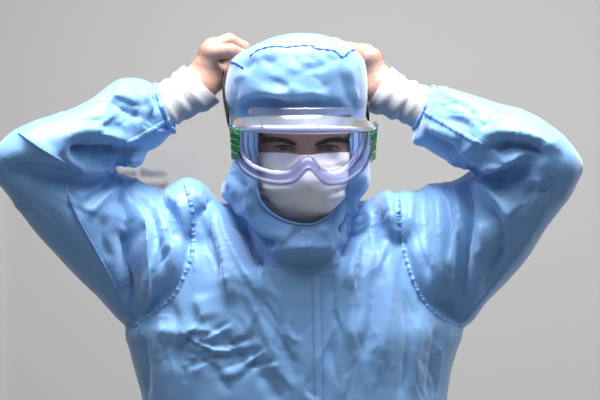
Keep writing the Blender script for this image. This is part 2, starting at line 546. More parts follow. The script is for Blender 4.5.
def surface_nets(F, gx, gy, gz):
    S = F < 0
    c = np.zeros(tuple(n - 1 for n in F.shape), np.uint8)
    offs = [(i, j, k) for i in (0, 1) for j in (0, 1) for k in (0, 1)]
    nx, ny, nz = c.shape
    for (i, j, k) in offs: c += S[i:i + nx, j:j + ny, k:k + nz]
    act = np.argwhere((c > 0) & (c < 8))
    idx = np.full(c.shape, -1, np.int32); idx[tuple(act.T)] = np.arange(len(act))
    val = {o: F[act[:, 0] + o[0], act[:, 1] + o[1], act[:, 2] + o[2]] for o in offs}
    acc = np.zeros((len(act), 3)); cnt = np.zeros(len(act))
    for a in offs:
        for ax in range(3):
            if a[ax]: continue
            b = list(a); b[ax] = 1; b = tuple(b)
            va, vb = val[a], val[b]; m = (va < 0) != (vb < 0)
            t = va[m] / (va[m] - vb[m])
            p = np.tile(np.array(a, float), (m.sum(), 1)); p[:, ax] = t
            acc[m] += p; cnt[m] += 1
    q = act + acc / cnt[:, None]
    V = np.stack([np.interp(q[:, i], np.arange(len(g)), g) for i, g in enumerate((gx, gy, gz))], 1)
    faces = []
    for ax in range(3):
        b, d = [(1, 2), (2, 0), (0, 1)][ax]
        lo = [slice(1, -1)] * 3; lo[ax] = slice(0, -1); hi = list(lo); hi[ax] = slice(1, None)
        A, B = S[tuple(lo)], S[tuple(hi)]
        for sign, m in ((1, A & ~B), (-1, ~A & B)):
            e = np.argwhere(m)
            o = np.ones(3, int); o[ax] = 0; e = e + o
            def cell(db, dd):
                z = e.copy(); z[:, b] -= db; z[:, d] -= dd
                return idx[z[:, 0], z[:, 1], z[:, 2]]
            quad = np.stack([cell(1, 1), cell(0, 1), cell(0, 0), cell(1, 0)], 1)
            faces.append(quad if sign > 0 else quad[:, ::-1])
    return V, np.concatenate(faces)

BV, BF = surface_nets(FIELD, GX, GY, GZ)
BF = BF[(BF >= 0).all(1)]
L = lap_op(edges_of(BF), len(BV))
BV = BV + .3 * L(BV)
del FIELD
body = mesh_obj('body', BV, BF, M['skin'], person)
print('body', len(BV), round(time.time() - T0, 1))

# eyes, brows
def eye_mat():
    m = mat('eye', (.62, .56, .53), .12, .5)
    b = m.node_tree.nodes['Principled BSDF']
    tc = nd(m, 'ShaderNodeTexCoord'); sp = nd(m, 'ShaderNodeSeparateXYZ'); r = nd(m, 'ShaderNodeValToRGB')
    lk(m, tc.outputs['Object'], sp.inputs[0])
    a = nd(m, 'ShaderNodeMath', operation='MULTIPLY'); b2 = nd(m, 'ShaderNodeMath', operation='MULTIPLY'); ad = nd(m, 'ShaderNodeMath', operation='ADD')
    sq = nd(m, 'ShaderNodeMath', operation='SQRT'); sc_ = nd(m, 'ShaderNodeMath', operation='MULTIPLY'); sc_.inputs[1].default_value = 80
    for k, o in ((0, a), (2, b2)):
        lk(m, sp.outputs[k], o.inputs[0]); lk(m, sp.outputs[k], o.inputs[1])
    lk(m, a.outputs[0], ad.inputs[0]); lk(m, b2.outputs[0], ad.inputs[1]); lk(m, ad.outputs[0], sq.inputs[0])
    lk(m, sq.outputs[0], sc_.inputs[0]); lk(m, sc_.outputs[0], r.inputs['Fac'])
    cr = r.color_ramp; cr.interpolation = 'LINEAR'
    cr.elements[0].position = .18; cr.elements[0].color = (.004, .003, .003, 1)
    cr.elements[1].position = .22; cr.elements[1].color = (.07, .04, .025, 1)
    for p, c in ((.42, (.045, .028, .02, 1)), (.47, (.02, .015, .012, 1)), (.52, (.42, .35, .33, 1))):
        e = cr.elements.new(p); e.color = c
    lk(m, r.outputs['Color'], b.inputs['Base Color'])
    return m
M['eye'] = eye_mat()
for e in eyes:
    V, F = [], []
    n = 20
    for i in range(n + 1):
        a = math.pi * i / n
        for j in range(2 * n):
            q = math.pi * j / n
            y = -math.cos(a); bulge = 1 + .05 * max(0, -y - .80) / .2
            V.append(np.array([math.sin(a) * math.cos(q), y * bulge, math.sin(a) * math.sin(q)]) * .0126)
    for i in range(n):
        for j in range(2 * n):
            k = (j + 1) % (2 * n); F.append((i * 2 * n + j, i * 2 * n + k, (i + 1) * 2 * n + k, (i + 1) * 2 * n + j))
    o = mesh_obj('eye', V, F, M['eye'], person); o.location = e
    look = Vector((0.0, -DIST, ZC)) - Vector(e)
    o.rotation_euler = look.to_track_quat('-Y', 'Z').to_euler()
body_bvh = BVHTree.FromPolygons([Vector(v) for v in BV], [tuple(f) for f in BF])
def on_face(u, v):
    d = (Vector(W(u, v, -.09)) - CAM).normalized(); h = body_bvh.ray_cast(CAM, d)
    return np.array(h[0]), np.array(h[1])
for sx, line in ((-1, [(264, 142.0), (274, 140.6), (285, 141.4), (296, 144.6)]), (1, [(347, 142.0), (337, 140.6), (326, 141.6), (315, 145.2)])):
    V, F = [], []
    pts = catmull(np.array(line, float), 46)
    r = np.random.default_rng(3 + sx)
    for i, (u, v) in enumerate(pts):
        t = i / 45
        for k in range(5):
            hgt = (1.2 + 2.2 * math.sin(math.pi * min(1, t * .75 + .25)))
            u0, v0 = u + r.normal(0, .6), v + (k / 6 - .5) * hgt * 1.9
            p, nn = on_face(u0, v0); q, n2 = on_face(u0 + (-1 if sx < 0 else 1) * r.uniform(2.2, 4.0), v0 + r.uniform(-1.4, .6))
            v_, f_ = tube([p - nn * .0006, (p + q) / 2 + nn * .0013, q + n2 * .0005], [.00042, .00036, .0001], 4)
            F += [tuple(a + len(V) for a in ff) for ff in f_]; V += list(v_)
    mesh_obj('eyebrow', V, F, M['hair'], person, smooth=False)
for e in eyes:                                     # upper lashes along the lid
    V, F = [], []
    r = np.random.default_rng(11)
    for i in range(30):
        t = i / 29 * 2 - 1
        loc = e + HR @ np.array([t * .0112, -.0128 - .0022 * (1 - t * t), -.0012 + .0036 * math.sqrt(max(0, 1 - t * t)) ])
        tip = loc + HR @ np.array([t * .003 + r.normal(0, .0006), -.0045, .0004])
        v_, f_ = tube([loc + HR @ np.array([0, .0015, .0006]), (loc + tip) / 2 - np.array([0, 0, .0007]), tip], [.0005, .0004, .0001], 4)
        F += [tuple(a + len(V) for a in ff) for ff in f_]; V += list(v_)
    mesh_obj('eyelashes', V, F, M['hair'], person, smooth=False)

# ---- coverall: torso, sleeves and trousers as one garment
torso = [(u0, v, u1, v, y, h) for (u0, u1, v, y, h) in (
    (250, 345, 192, .035, .060), (228, 362, 202, .030, .078), (203, 384, 213, .025, .092), (184, 404, 230, .020, .102), (166, 422, 255, .012, .110),
    (150, 438, 285, .008, .114), (136, 454, 312, .006, .117), (125, 463, 330, .006, .119), (129, 458, 345, .006, .120), (133, 453, 362, .006, .120),
    (138, 449, 380, .006, .120), (143, 446, 400, .006, .120), (147, 444, 430, .006, .121), (144, 447, 480, .006, .124), (138, 452, 540, .006, .128),
    (134, 456, 620, .008, .132), (140, 450, 700, .010, .125), (152, 438, 760, .010, .11))]
LU = [(190, 194, 168, 316, .028, .098), (160, 189, 132, 328, .020, .098), (130, 177, 98, 296, .0, .092), (100, 165, 66, 264, -.03, .086),
      (65, 150, 36, 231, -.07, .078), (35, 145, 14, 201, -.10, .066), (8, 150, -4, 180, -.115, .045)]
LF = [(-5, 156, -6, 180, -.115, .040), (10, 135, 8, 187, -.115, .060), (35, 121, 40, 183, -.105, .070), (65, 112, 75, 180, -.085, .072), (92, 99, 108, 173, -.060, .070),
      (118, 80, 130, 158, -.035, .062), (140, 79, 157, 147, -.012, .054), (156, 86, 173, 131, .004, .043)]
RU = [(410, 194, 436, 314, .028, .098), (428, 185, 464, 326, .020, .098), (455, 180, 487, 301, .0, .092), (480, 165, 520, 266, -.03, .086),
      (510, 150, 546, 227, -.07, .076), (540, 150, 567, 199, -.10, .064), (562, 152, 579, 177, -.115, .045)]
RF = [(578, 158, 578, 178, -.115, .040), (562, 136, 560, 197, -.113, .062), (535, 116, 522, 184, -.097, .070), (505, 106, 490, 176, -.078, .070), (475, 96, 463, 168, -.058, .066),
      (452, 89, 437, 155, -.037, .058), (440, 85, 418, 142, -.016, .050), (433, 88, 415, 128, .002, .042)]
parts = [loft(torso, 70, 72, power=.92), loft(LU, 40, 56), loft(LF, 44, 56), loft(RU, 40, 56), loft(RF, 44, 56),
         blob(187, 216, .02, 27, 38, .075), blob(386, 224, .02, 20, 34, .075), blob(408, 224, .02, 22, 35, .075),
         blob(172, 258, .02, 32, 58, .098), blob(424, 262, .02, 32, 58, .098), blob(211, 238, .02, 26, 37, .080), blob(368, 233, .02, 18, 34, .08),
         blob(133, 154, -.035, 13, 14, .030), blob(420, 138, -.01, 8, 9, .025)]
for u in (238, 356):                                                # trouser legs
    parts.append(loft([(u - 56, 700, u + 56, 700, .010, .098), (u - 52, 800, u + 52, 800, .010, .090), (u - 44, 1050, u + 44, 1050, .015, .075), (u - 38, 1300, u + 38, 1300, .03, .066), (u - 36, 1385, u + 36, 1385, .03, .062)], 60, 40))
V, F = merge(parts)
tmp = mesh_obj('coverall', V, F); fix_normals(tmp)
r = tmp.modifiers.new('remesh', 'REMESH'); r.mode = 'VOXEL'; r.voxel_size = .0043
CV, CF = evaluate(tmp); bpy.data.objects.remove(tmp)
CF = as_quads(CF)
L = lap_op(edges_of(CF), len(CV))
for _ in range(9): CV = CV + .6 * L(CV); CV = CV - .58 * L(CV) * 0.9
print('coverall base', len(CV), round(time.time() - T0, 1))

FOLDS = [
    # left sleeve, forearm
    (-18, 9, [(70, 151), (88, 148), (108, 150), (128, 154)]), (5, 4, [(18, 132), (40, 148), (62, 162), (84, 176)], 'sharp'),
    (-7, 6, [(4, 167), (30, 166), (58, 171), (76, 178)]), (-6, 5, [(110, 97), (128, 109), (145, 119)]), (-5, 4, [(96, 100), (106, 92), (117, 82)], 'sharp'),
    (5, 6, [(60, 140), (90, 132), (120, 140), (140, 141)]), (-4, 4, [(150, 96), (155, 108), (148, 122)]), (4, 4, [(140, 90), (150, 105), (153, 120)]),
    (-5, 4, [(60, 152), (66, 164), (84, 174)]), (6, 5, [(72, 166), (90, 173), (116, 172)]), (4, 5, [(100, 158), (124, 160), (140, 163)]),
    (-4, 4, [(118, 152), (132, 148), (141, 149)]), (-3, 4, [(80, 116), (100, 122), (125, 128)]),
    # left upper arm
    (-6, 6, [(112, 180), (98, 192), (82, 206)]), (5, 6, [(116, 188), (102, 201), (88, 216)]),
    (-9, 6, [(122, 188), (130, 206), (133, 226)]), (-24, 9, [(134, 216), (131, 262), (135, 316)]), (11, 7, [(138, 200), (144, 240), (146, 275), (144, 314)]),
    (-6, 6, [(128, 180), (146, 205), (158, 235), (164, 275)]), (5, 6, [(150, 195), (160, 222), (170, 250), (172, 285)]),
    (-5, 5, [(160, 196), (172, 215), (180, 245)]), (4, 5, [(168, 190), (180, 212), (184, 240)]), (-4, 5, [(108, 215), (104, 240), (112, 262)]),
    # left chest
    (11, 9, [(186, 183), (203, 212), (220, 250), (232, 305)]), (-9, 7, [(198, 196), (209, 220), (216, 250), (224, 280)]),
    (-32, 8, [(234, 206), (243, 226), (253, 246), (266, 266)]), (8, 7, [(219, 208), (230, 240), (246, 272), (262, 300)]), (-5, 7, [(258, 288), (280, 330), (296, 380)]), (-28, 7, [(361, 204), (352, 230), (342, 256)]), (6, 7, [(368, 225), (358, 258), (352, 290)]), (4, 8, [(240, 280), (262, 325), (282, 380)]),
    (-5, 4, [(186, 338), (212, 345), (240, 341), (258, 334)], 'sharp'), (-5, 4, [(204, 354), (230, 357), (262, 349)], 'sharp'),
    (4, 4, [(196, 346), (222, 351), (250, 346)]), (-3.5, 4, [(215, 330), (228, 340), (246, 362)], 'sharp'), (-4, 4, [(222, 372), (246, 366), (270, 370)], 'sharp'),
    (-3, 5, [(160, 345), (190, 352), (214, 368), (232, 392)]), (3, 6, [(150, 330), (182, 334), (208, 336)]), (-4, 5, [(258, 372), (272, 384), (280, 400)]),
    (-4, 8, [(170, 300), (178, 330), (176, 372)]), (4, 8, [(196, 296), (204, 322)]), (-4, 6, [(140, 334), (146, 364), (146, 402)]),
    # right chest
    (-9, 5, [(371, 198), (375, 210), (379, 230), (378, 250)]), (6, 6, [(385, 193), (389, 215), (388, 245)]), (-5, 6, [(360, 205), (364, 235), (358, 280), (350, 330)]),
    (5, 9, [(345, 262), (350, 300), (348, 350)]), (-4, 8, [(332, 272), (334, 310), (332, 370)]), (-4, 7, [(376, 262), (372, 310), (364, 360)]),
    (4, 8, [(392, 262), (390, 310), (384, 370)]), (-4, 7, [(404, 290), (408, 340), (402, 400)]), (-4, 6, [(440, 324), (432, 356), (428, 400)]), (3, 7, [(420, 312), (418, 350), (416, 396)]),
    (-3, 5, [(404, 194), (402, 212), (400, 236)]), (-3, 4, [(372, 215), (384, 228), (386, 245)]),
    # right upper arm
    (-6, 6, [(424, 188), (424, 215), (426, 250), (428, 288)]), (5, 7, [(436, 190), (438, 220), (440, 262), (442, 300)]), (-4, 5, [(446, 186), (450, 215), (451, 260)]),
    (8, 6, [(454, 184), (458, 215), (456, 260), (454, 306)]), (-16, 8, [(463, 178), (467, 215), (466, 260), (465, 312)]),
    (11, 7, [(470, 178), (488, 190), (506, 206), (516, 226)]), (-8, 6, [(480, 204), (496, 220), (504, 244), (490, 276)]), (5, 5, [(478, 222), (482, 238), (478, 258)]),
    (-10, 7, [(464, 171), (490, 177), (515, 174), (534, 170)]), (5, 5, [(500, 184), (525, 182), (550, 178)]), (-4, 5, [(525, 200), (530, 190), (550, 188)]),
    (-4, 6, [(508, 244), (496, 266), (482, 292)]),
    # right sleeve, forearm
    (-15, 8, [(486, 150), (508, 144), (528, 147), (546, 156)]), (6, 6, [(484, 134), (510, 134), (540, 142), (562, 152)]), (9, 5, [(482, 168), (504, 164), (524, 155)]), (-5, 4, [(500, 170), (520, 163), (534, 162)]),
    (-3, 4, [(452, 98), (470, 110), (480, 124)], 'sharp'), (-3, 4, [(482, 130), (494, 118), (506, 106)], 'sharp'), (-2.5, 5, [(434, 108), (448, 104), (464, 108)]),
    (-3, 4, [(446, 116), (462, 122), (476, 130)]), (-5, 5, [(424, 132), (440, 142), (458, 150)]), (4, 5, [(428, 126), (446, 136), (462, 140)]), (3, 5, [(462, 158), (474, 146), (484, 138)]),
    (-3, 4, [(438, 92), (446, 98), (458, 100)]),
]
CV = tool_folds(CV, CF, FOLDS)
print('folds', round(time.time() - T0, 1))

def gauss(P, u, v, r): return np.exp(-((P[:, 0] - u) ** 2 + (P[:, 1] - v) ** 2) / r ** 2)
def coverall_strain(mid, d):
    P = PX(mid)
    up = np.clip((520 - P[:, 1]) / 80, 0, 1)
    def along(ax): ax = np.array(ax, float); ax /= np.linalg.norm(ax); return (d @ ax) ** 2
    g = .002 + .006 * up
    def fold(w, across, amp, pull=.35):                   # surplus across the folds, tension along them
        nonlocal g
        ax = np.array(across, float); ax /= np.linalg.norm(ax); ay = np.array([-ax[2], 0, ax[0]])
        g = g + .62 * amp * w * ((d @ ax) ** 2 - pull * (d @ ay) ** 2)
    fold(gauss(P, 150, 245, 55), (1, 0, -.1), .04); fold(gauss(P, 440, 245, 55), (1, 0, .1), .045)
    fold(gauss(P, 60, 200, 40), (.7, 0, .7), .03); fold(gauss(P, 530, 205, 40), (.7, 0, -.7), .045)
    fold(gauss(P, 115, 165, 34), (.9, 0, .5), .10); fold(gauss(P, 475, 160, 34), (.9, 0, -.5), .10)
    fold(gauss(P, 90, 125, 45), (.35, 0, 1), .02); fold(gauss(P, 500, 125, 45), (.5, 0, 1), .02)
    fold(gauss(P, 145, 105, 26), (.2, 0, -1), .05); fold(gauss(P, 435, 112, 26), (.35, 0, 1), .035)
    fold(gauss(P, 235, 345, 40), (.25, 0, 1), .085); fold(gauss(P, 250, 290, 50), (1, 0, .45), .05)
    fold(gauss(P, 180, 355, 40), (.9, 0, -.6), .05); fold(gauss(P, 355, 310, 60), (1, 0, -.2), .055); fold(gauss(P, 420, 360, 45), (1, 0, -.1), .05)
    fold(gauss(P, 300, 375, 40), (.8, 0, .6), .05); fold(gauss(P, 205, 210, 28), (1, 0, .5), .05); fold(gauss(P, 390, 215, 25), (1, 0, -.1), .06)
    return g
X = crumple(CV, CF, coverall_strain, .05, .0016, 400, 5, .045)
L = lap_op(edges_of(CF), len(X)); X = X + .15 * L(X)
for rnd in range(1):                              # finer cloth for the small creases
    tmp = mesh_obj('coverall', X, CF); ss = tmp.modifiers.new('subdivision', 'SUBSURF'); ss.levels = 1
    X, F_ = evaluate(tmp); bpy.data.objects.remove(tmp); CF = as_quads(F_)
CREASES = small_creases([
    # u, v, spread u, spread v, direction, its scatter, how many, mm, length px
    (154, 245, 26, 40, 82, 7, 9, 1.3, 80), (440, 245, 26, 40, 95, 7, 10, 1.2, 80), (50, 205, 35, 30, 130, 20, 10, .8, 40), (535, 205, 30, 30, 55, 20, 12, .9, 36),
    (90, 130, 45, 20, 20, 16, 8, .9, 46), (140, 108, 20, 20, -40, 22, 9, 1.1, 28), (500, 125, 40, 20, -25, 40, 9, .9, 40), (446, 112, 18, 18, -25, 30, 9, .9, 26),
    (120, 168, 22, 10, 30, 30, 8, 1.2, 24), (475, 160, 25, 12, -25, 30, 10, 1.2, 24),
    (228, 350, 40, 20, 12, 16, 18, 1.5, 34), (250, 300, 30, 40, 115, 14, 12, .9, 46), (180, 345, 30, 40, 70, 30, 12, .9, 34), (355, 320, 30, 60, 88, 14, 16, .9, 50),
    (418, 360, 30, 36, 85, 18, 12, .9, 42), (290, 360, 25, 30, 120, 25, 10, .9, 30), (205, 230, 16, 40, 105, 16, 8, .9, 40), (388, 235, 16, 36, 85, 16, 8, .9, 36)], 31)
X = tool_folds(X, CF, CREASES)
L = lap_op(edges_of(CF), len(X)); X = X + .12 * L(X)
CV = X
print('coverall', len(CV), round(time.time() - T0, 1))
coverall = mesh_obj('coverall', CV, CF, M['fabric'], person)

# the thread grid runs with each piece of cloth: down the body, along the sleeves
P = PX(CV)
SEAM_L = [(186, 186), (191, 205), (193, 225), (193, 245), (190, 262), (176, 292), (160, 308), (144, 319), (134, 326)]
SEAM_R = [(398, 196), (398, 212), (400, 230), (405, 255), (415, 285), (425, 302), (440, 317), (462, 326)]
weave = np.stack([CV[:, 0], CV[:, 2], np.zeros(len(CV))], 1)
cloth_piece = np.zeros(len(CV), int)
pl = [(-60, 60), (186, 60)] + SEAM_L + [(100, 420), (-60, 420)]
pr = [(700, 60), (398, 60)] + SEAM_R + [(500, 420), (700, 420)]
for poly, ang in ((pl, 32), (pr, -35)):
    m = in_poly(P, poly); a = math.radians(ang); c_, s_ = math.cos(a), math.sin(a)
    weave[m, 0] = CV[m, 0] * c_ - CV[m, 2] * s_; weave[m, 1] = CV[m, 0] * s_ + CV[m, 2] * c_
def set_weave(o, arr):
    at = o.data.attributes.new('weave', 'FLOAT_VECTOR', 'POINT'); at.data.foreach_set('vector', arr.astype(np.float32).ravel())
set_weave(coverall, weave)
cov_bvh = BVHTree.FromPolygons([Vector(v) for v in CV], [tuple(f) for f in CF])

for line in (SEAM_L, SEAM_R):
    ribbon('armhole_seam', line, .0065, .0008, cov_bvh, M['seam'], coverall, n=220, pucker=.0018, pitch=.0075)
for line in ([(66, 182), (70, 200), (82, 226), (102, 262), (122, 300), (134, 324)], [(549, 176), (549, 196), (542, 218), (526, 244), (508, 268), (484, 298), (466, 320)]):
    ribbon('sleeve_seam', line, .0055, .0007, cov_bvh, M['seam'], coverall, n=160, pucker=.0004, pitch=.005)
ribbon('forearm_seam', [(19, 133), (40, 148), (60, 160), (82, 175)], .004, .0006, cov_bvh, M['seam'], coverall, n=80)
for line in ([(112, 146), (130, 142), (150, 131), (170, 119)], [(426, 113), (442, 122), (462, 134), (484, 146)]):
    ribbon('elastic_seam', line, .0085, .0006, cov_bvh, M['seam'], coverall, n=120, pucker=.0009, pitch=.0085)
ribbon('side_seam', [(141, 330), (144, 350), (145, 376), (147, 400), (149, 440)], .0055, .0007, cov_bvh, M['seam'], coverall, n=80)
ribbon('zip_placket', [(317, 276), (317, 300), (318, 340), (319, 400), (319, 470), (318, 560), (317, 640)], .013, .0009, cov_bvh, M['seam'], coverall, n=160, across=9)
for du in (-4.2, 4.2):
    ln = surface_line([(317 + du, 277), (317 + du, 300), (318 + du, 340), (319 + du, 400), (319 + du, 470)], cov_bvh, 130, .0013)
    v_, f_ = tube(ln, .00045, 5); mesh_obj('placket_stitching', v_, f_, M['seam'], coverall)

ribbon('bib_seam', [(300, 274.5), (310, 275.2), (324, 275.2), (334, 274.4)], .002, .0001, cov_bvh, M['seam'], coverall, n=50)
# sleeve hems: a rolled edge round each cuff
for ring in (LF[-1], RF[-1]):
    au, av, bu, bv, y, h = ring
    A, B = W(au, av, y), W(bu, bv, y); C, Hh = (A + B) / 2, (B - A) / 2
    pts = [C + Hh * 1.0 * math.cos(t) + np.array([0, h * math.sin(t), 0]) for t in np.linspace(0, 2 * math.pi, 97)]
    pts = np.array(pts); pts += rng.normal(0, .0005, pts.shape); pts[-1] = pts[0]
    v_, f_ = tube(pts, .0032 + .0007 * np.sin(np.linspace(0, 60, 97)), 8, cap=False)
    mesh_obj('sleeve_hem', v_, f_, M['seam'], coverall)

# ---- knit cuffs
def cuff(rings, seed, ridges):
    n = 60; k = 72
    V, F = loft(rings, n, k, cap=False)
    V = V.reshape(n, k, 3)
    ctr = V.mean(1, keepdims=True); dirn = V - ctr; dirn /= np.linalg.norm(dirn, axis=2, keepdims=True)
    t = np.linspace(0, 1, n)[:, None]; a = np.linspace(0, 2 * math.pi, k, endpoint=False)[None]
    d = np.zeros((n, k))
    for (pos, amp, wid, ph) in ridges:
        d += .6 * amp * np.exp(-((t - pos - .05 * np.cos(a + ph)) / wid) ** 2)
    V = V + dirn * d[..., None]
    o = mesh_obj('knit_cuff', V.reshape(-1, 3), F, M['cuff'], person, subsurf=1)
    so = o.modifiers.new('thickness', 'SOLIDIFY'); so.thickness = .002; so.offset = -1
    return o
wv = nd(M['cuff'], 'ShaderNodeTexNoise'); wv.inputs['Scale'].default_value = 500
bp = nd(M['cuff'], 'ShaderNodeBump'); bp.inputs['Strength'].default_value = .35; bp.inputs['Distance'].default_value = .001
tc = nd(M['cuff'], 'ShaderNodeTexCoord'); lk(M['cuff'], tc.outputs['Object'], wv.inputs['Vector']); lk(M['cuff'], wv.outputs['Fac'], bp.inputs['Height'])
lk(M['cuff'], bp.outputs['Normal'], M['cuff'].node_tree.nodes['Principled BSDF'].inputs['Normal'])
cuff([(146, 88, 166, 128, -.004, .036), (156, 86, 174, 125, .008, .036), (163, 81, 182, 121, .022, .036), (170, 77, 194, 116, .034, .036), (178, 70, 209, 109, .046, .036), (184, 65, 220, 102, .056, .035)], 1,
     [(.30, .0030, .05, 0), (.50, .0018, .05, 1), (.62, -.002, .05, 0), (.75, .0022, .05, .5)])
cuff([(444, 92, 424, 130, -.008, .036), (433, 91, 415, 127, .006, .036), (421, 86, 404, 121, .020, .036), (410, 82, 393, 117, .032, .036), (400, 76, 379, 113, .044, .036), (391, 68, 366, 110, .056, .035)], 2,
     [(.36, .0022, .04, 0), (.48, -.002, .04, 0), (.57, .0034, .05, .3), (.70, -.002, .05, .3), (.80, .0018, .05, .5)])

# ---- hood
rows = [(298, 310, 35.4, -.008, .012), (288, 320, 36, -.008, .032), (277, 330, 38.2, -.008, .048), (268, 337, 41, -.008, .060), (258, 344, 45, -.008, .074), (248, 352, 49.5, -.008, .085),
        (239, 359, 54.5, -.008, .094), (232, 364, 61, -.008, .102), (229, 366, 69, -.007, .108), (226.5, 367, 80, -.006, .113), (225.5, 367, 92, -.004, .115),
        (227, 366.5, 104, -.002, .115), (230, 365.5, 116, 0, .113), (231, 367, 132, 0, .112), (230.5, 368.5, 150, 0, .110), (232, 369.5, 166, 0, .108), (231, 370, 176, 0, .105),
        (224, 369.5, 184, 0, .103), (221, 366.5, 191, -.002, .100), (223, 361, 198, -.004, .098), (229, 358, 205, -.008, .096), (235, 356, 214, -.012, .096), (242, 353, 225, -.016, .100),
        (250, 348, 238, -.018, .104), (257, 344, 250, -.018, .106), (261, 342, 261, -.018, .104), (264, 342, 267, -.018, .100), (276, 338, 273, -.018, .098), (292, 332, 277, -.018, .096)]
R = [(a, v, b, v, y, h) for (a, b, v, y, h) in rows]
NA, NR = 130, 190
HV, HF = loft(R, NA, NR, cap=False)
HF = np.array(HF)[:, ::-1]
OPEN = [(258, 128), (257.5, 150), (257, 172), (258, 190), (261, 200), (270, 211), (282, 219), (295, 223), (308, 224.3), (318, 222), (330, 213.5), (339, 204), (345.5, 192), (349, 176), (350.5, 150), (350, 128), (338, 124), (304, 122.5), (270, 124)]
HFOLDS = [
    (3, 9, [(250, 60), (280, 52), (310, 51), (340, 58)]), (-5, 4, [(243, 74), (248, 66), (256, 58)]), (4, 6, [(234, 80), (241, 77), (248, 72)]),
    (-4, 4, [(262, 56), (268, 62), (276, 62)], 'sharp'), (2, 5, [(285, 66), (300, 72), (320, 74)]), (-2, 3, [(290, 76), (310, 70), (328, 66)], 'sharp'), (-2, 3, [(305, 62), (314, 76), (328, 90)], 'sharp'),
    (4, 8, [(236, 104), (250, 97), (268, 94), (290, 100)]), (-7, 8, [(240, 114), (252, 104), (275, 101), (290, 108)]), (6, 6, [(262, 92), (285, 96), (310, 93), (330, 100)]),
    (-5, 6, [(300, 108), (320, 104), (345, 108)]), (5, 6, [(345, 62), (352, 80), (356, 108)]), (-3, 5, [(340, 70), (346, 90), (350, 106)]), (-4, 4, [(312, 48), (330, 58), (341, 60)], 'sharp'),
    (-3, 3, [(330, 84), (316, 90), (300, 88)], 'sharp'), (3, 4, [(268, 74), (284, 82), (296, 92)]), (-3, 3, [(275, 80), (290, 88)], 'sharp'),
    # below the goggles and round the neck
    (5, 5, [(238, 168), (232, 180), (228, 190)]), (-5, 5, [(236, 178), (246, 188), (248, 204)]), (4, 5, [(250, 182), (246, 196), (252, 214)]), (-3, 4, [(258, 182), (256, 198), (262, 210)]),
    (5, 7, [(232, 206), (246, 222), (262, 236), (280, 242)]), (-16, 6, [(238, 214), (250, 230), (266, 241), (280, 243)]), (8, 7, [(246, 238), (262, 248), (284, 252), (310, 254), (334, 248)]),
     (-9, 7, [(353, 210), (349, 222), (340, 234)]), (6, 5, [(359, 206), (357, 222), (348, 238)]),
    (-4, 5, [(300, 226), (290, 240), (276, 250)]), (4, 6, [(320, 226), (326, 240), (322, 252)]), (4, 4, [(365, 170), (362, 184), (352, 198)]),
]

HFOLDS += small_creases([(300, 72, 45, 14, -25, 40, 16, .9, 22), (300, 96, 50, 10, 5, 25, 8, .8, 26), (240, 95, 8, 20, 80, 15, 5, .8, 20), (352, 90, 10, 20, 85, 15, 6, .8, 22), (240, 195, 12, 14, 65, 20, 5, .8, 18), (300, 242, 45, 12, 10, 30, 10, .9, 22)], 5)
def hood_strain(mid, d):
    P = PX(mid)
    return .004 + .02 * gauss(P, 300, 80, 50) * (d[:, 0] * .6 + d[:, 2] * .8) ** 2 + .05 * gauss(P, 250, 110, 30) * d[:, 0] ** 2 + .03 * gauss(P, 345, 100, 30) * d[:, 0] ** 2 + .03 * gauss(P, 300, 245, 50) * d[:, 2] ** 2
HV = crumple(HV, HF, hood_strain, .12, .004, 160, 9, .035)
HV = tool_folds(HV, HF, [(f[0] * (.5 if np.mean(np.array(f[2])[:, 1]) < 92 else .9), *f[1:]) for f in HFOLDS])
L = lap_op(edges_of(HF), len(HV)); HV = HV + .3 * L(HV)
P = PX(HV)
for i in np.nonzero((P[:, 1] > 246) & (HV[:, 1] < -.02))[0]:            # the bib of the hood lies on the chest
    d = (Vector(HV[i]) - CAM).normalized(); h = cov_bvh.ray_cast(CAM, d)
    if h[0] is None: continue
    t = min(1, max(0, (P[i, 1] - 246) / 18)); t = t * t * (3 - 2 * t)
    off = .0020 - .0045 * min(1, max(0, (P[i, 1] - (268 - .006 * (P[i, 0] - 306) ** 2)) / 12))
    HV[i] = HV[i] * (1 - t) + (np.array(h[0]) - np.array(d) * off) * t
ctr = HV[HF].mean(1)
cut = in_poly(PX(ctr), OPEN) & (ctr[:, 1] < -.01)
HF2 = HF[~cut]
used = np.unique(HF2); remap = np.full(len(HV), -1); remap[used] = np.arange(len(used))
HVo, HFo = HV, HF
HV = HV[used]; HF2 = remap[HF2]
# draw the raw edge of the face opening onto its outline
E = np.sort(np.concatenate([HF2[:, [0, 1]], HF2[:, [1, 2]], HF2[:, [2, 3]], HF2[:, [3, 0]]]), 1)
Eu, cn = np.unique(E, axis=0, return_counts=True)
bd = np.unique(Eu[cn == 1]); bd = bd[(PX(HV[bd])[:, 1] > 100) & (PX(HV[bd])[:, 1] < 240) & (HV[bd, 1] < -.01)]
poly = np.array(OPEN + [OPEN[0]], float)
for i in bd:
    p = PX(HV[i]); best = None
    for a, b in zip(poly[:-1], poly[1:]):
        t = np.clip((p - a) @ (b - a) / ((b - a) @ (b - a)), 0, 1); q = a + t * (b - a); dd = np.linalg.norm(q - p)
        if best is None or dd < best[0]: best = (dd, q)
    HV[i] = W(best[1][0], best[1][1], HV[i, 1])
hood = mesh_obj('hood', HV, HF2, M['fabric'], person)
so = hood.modifiers.new('thickness', 'SOLIDIFY'); so.thickness = .0014; so.offset = -1
ss = hood.modifiers.new('subdivision', 'SUBSURF'); ss.levels = ss.render_levels = 1
set_weave(hood, np.stack([HV[:, 0], HV[:, 2], HV[:, 1]], 1))
hood_bvh = BVHTree.FromPolygons([Vector(v) for v in HVo], [tuple(f) for f in HFo])
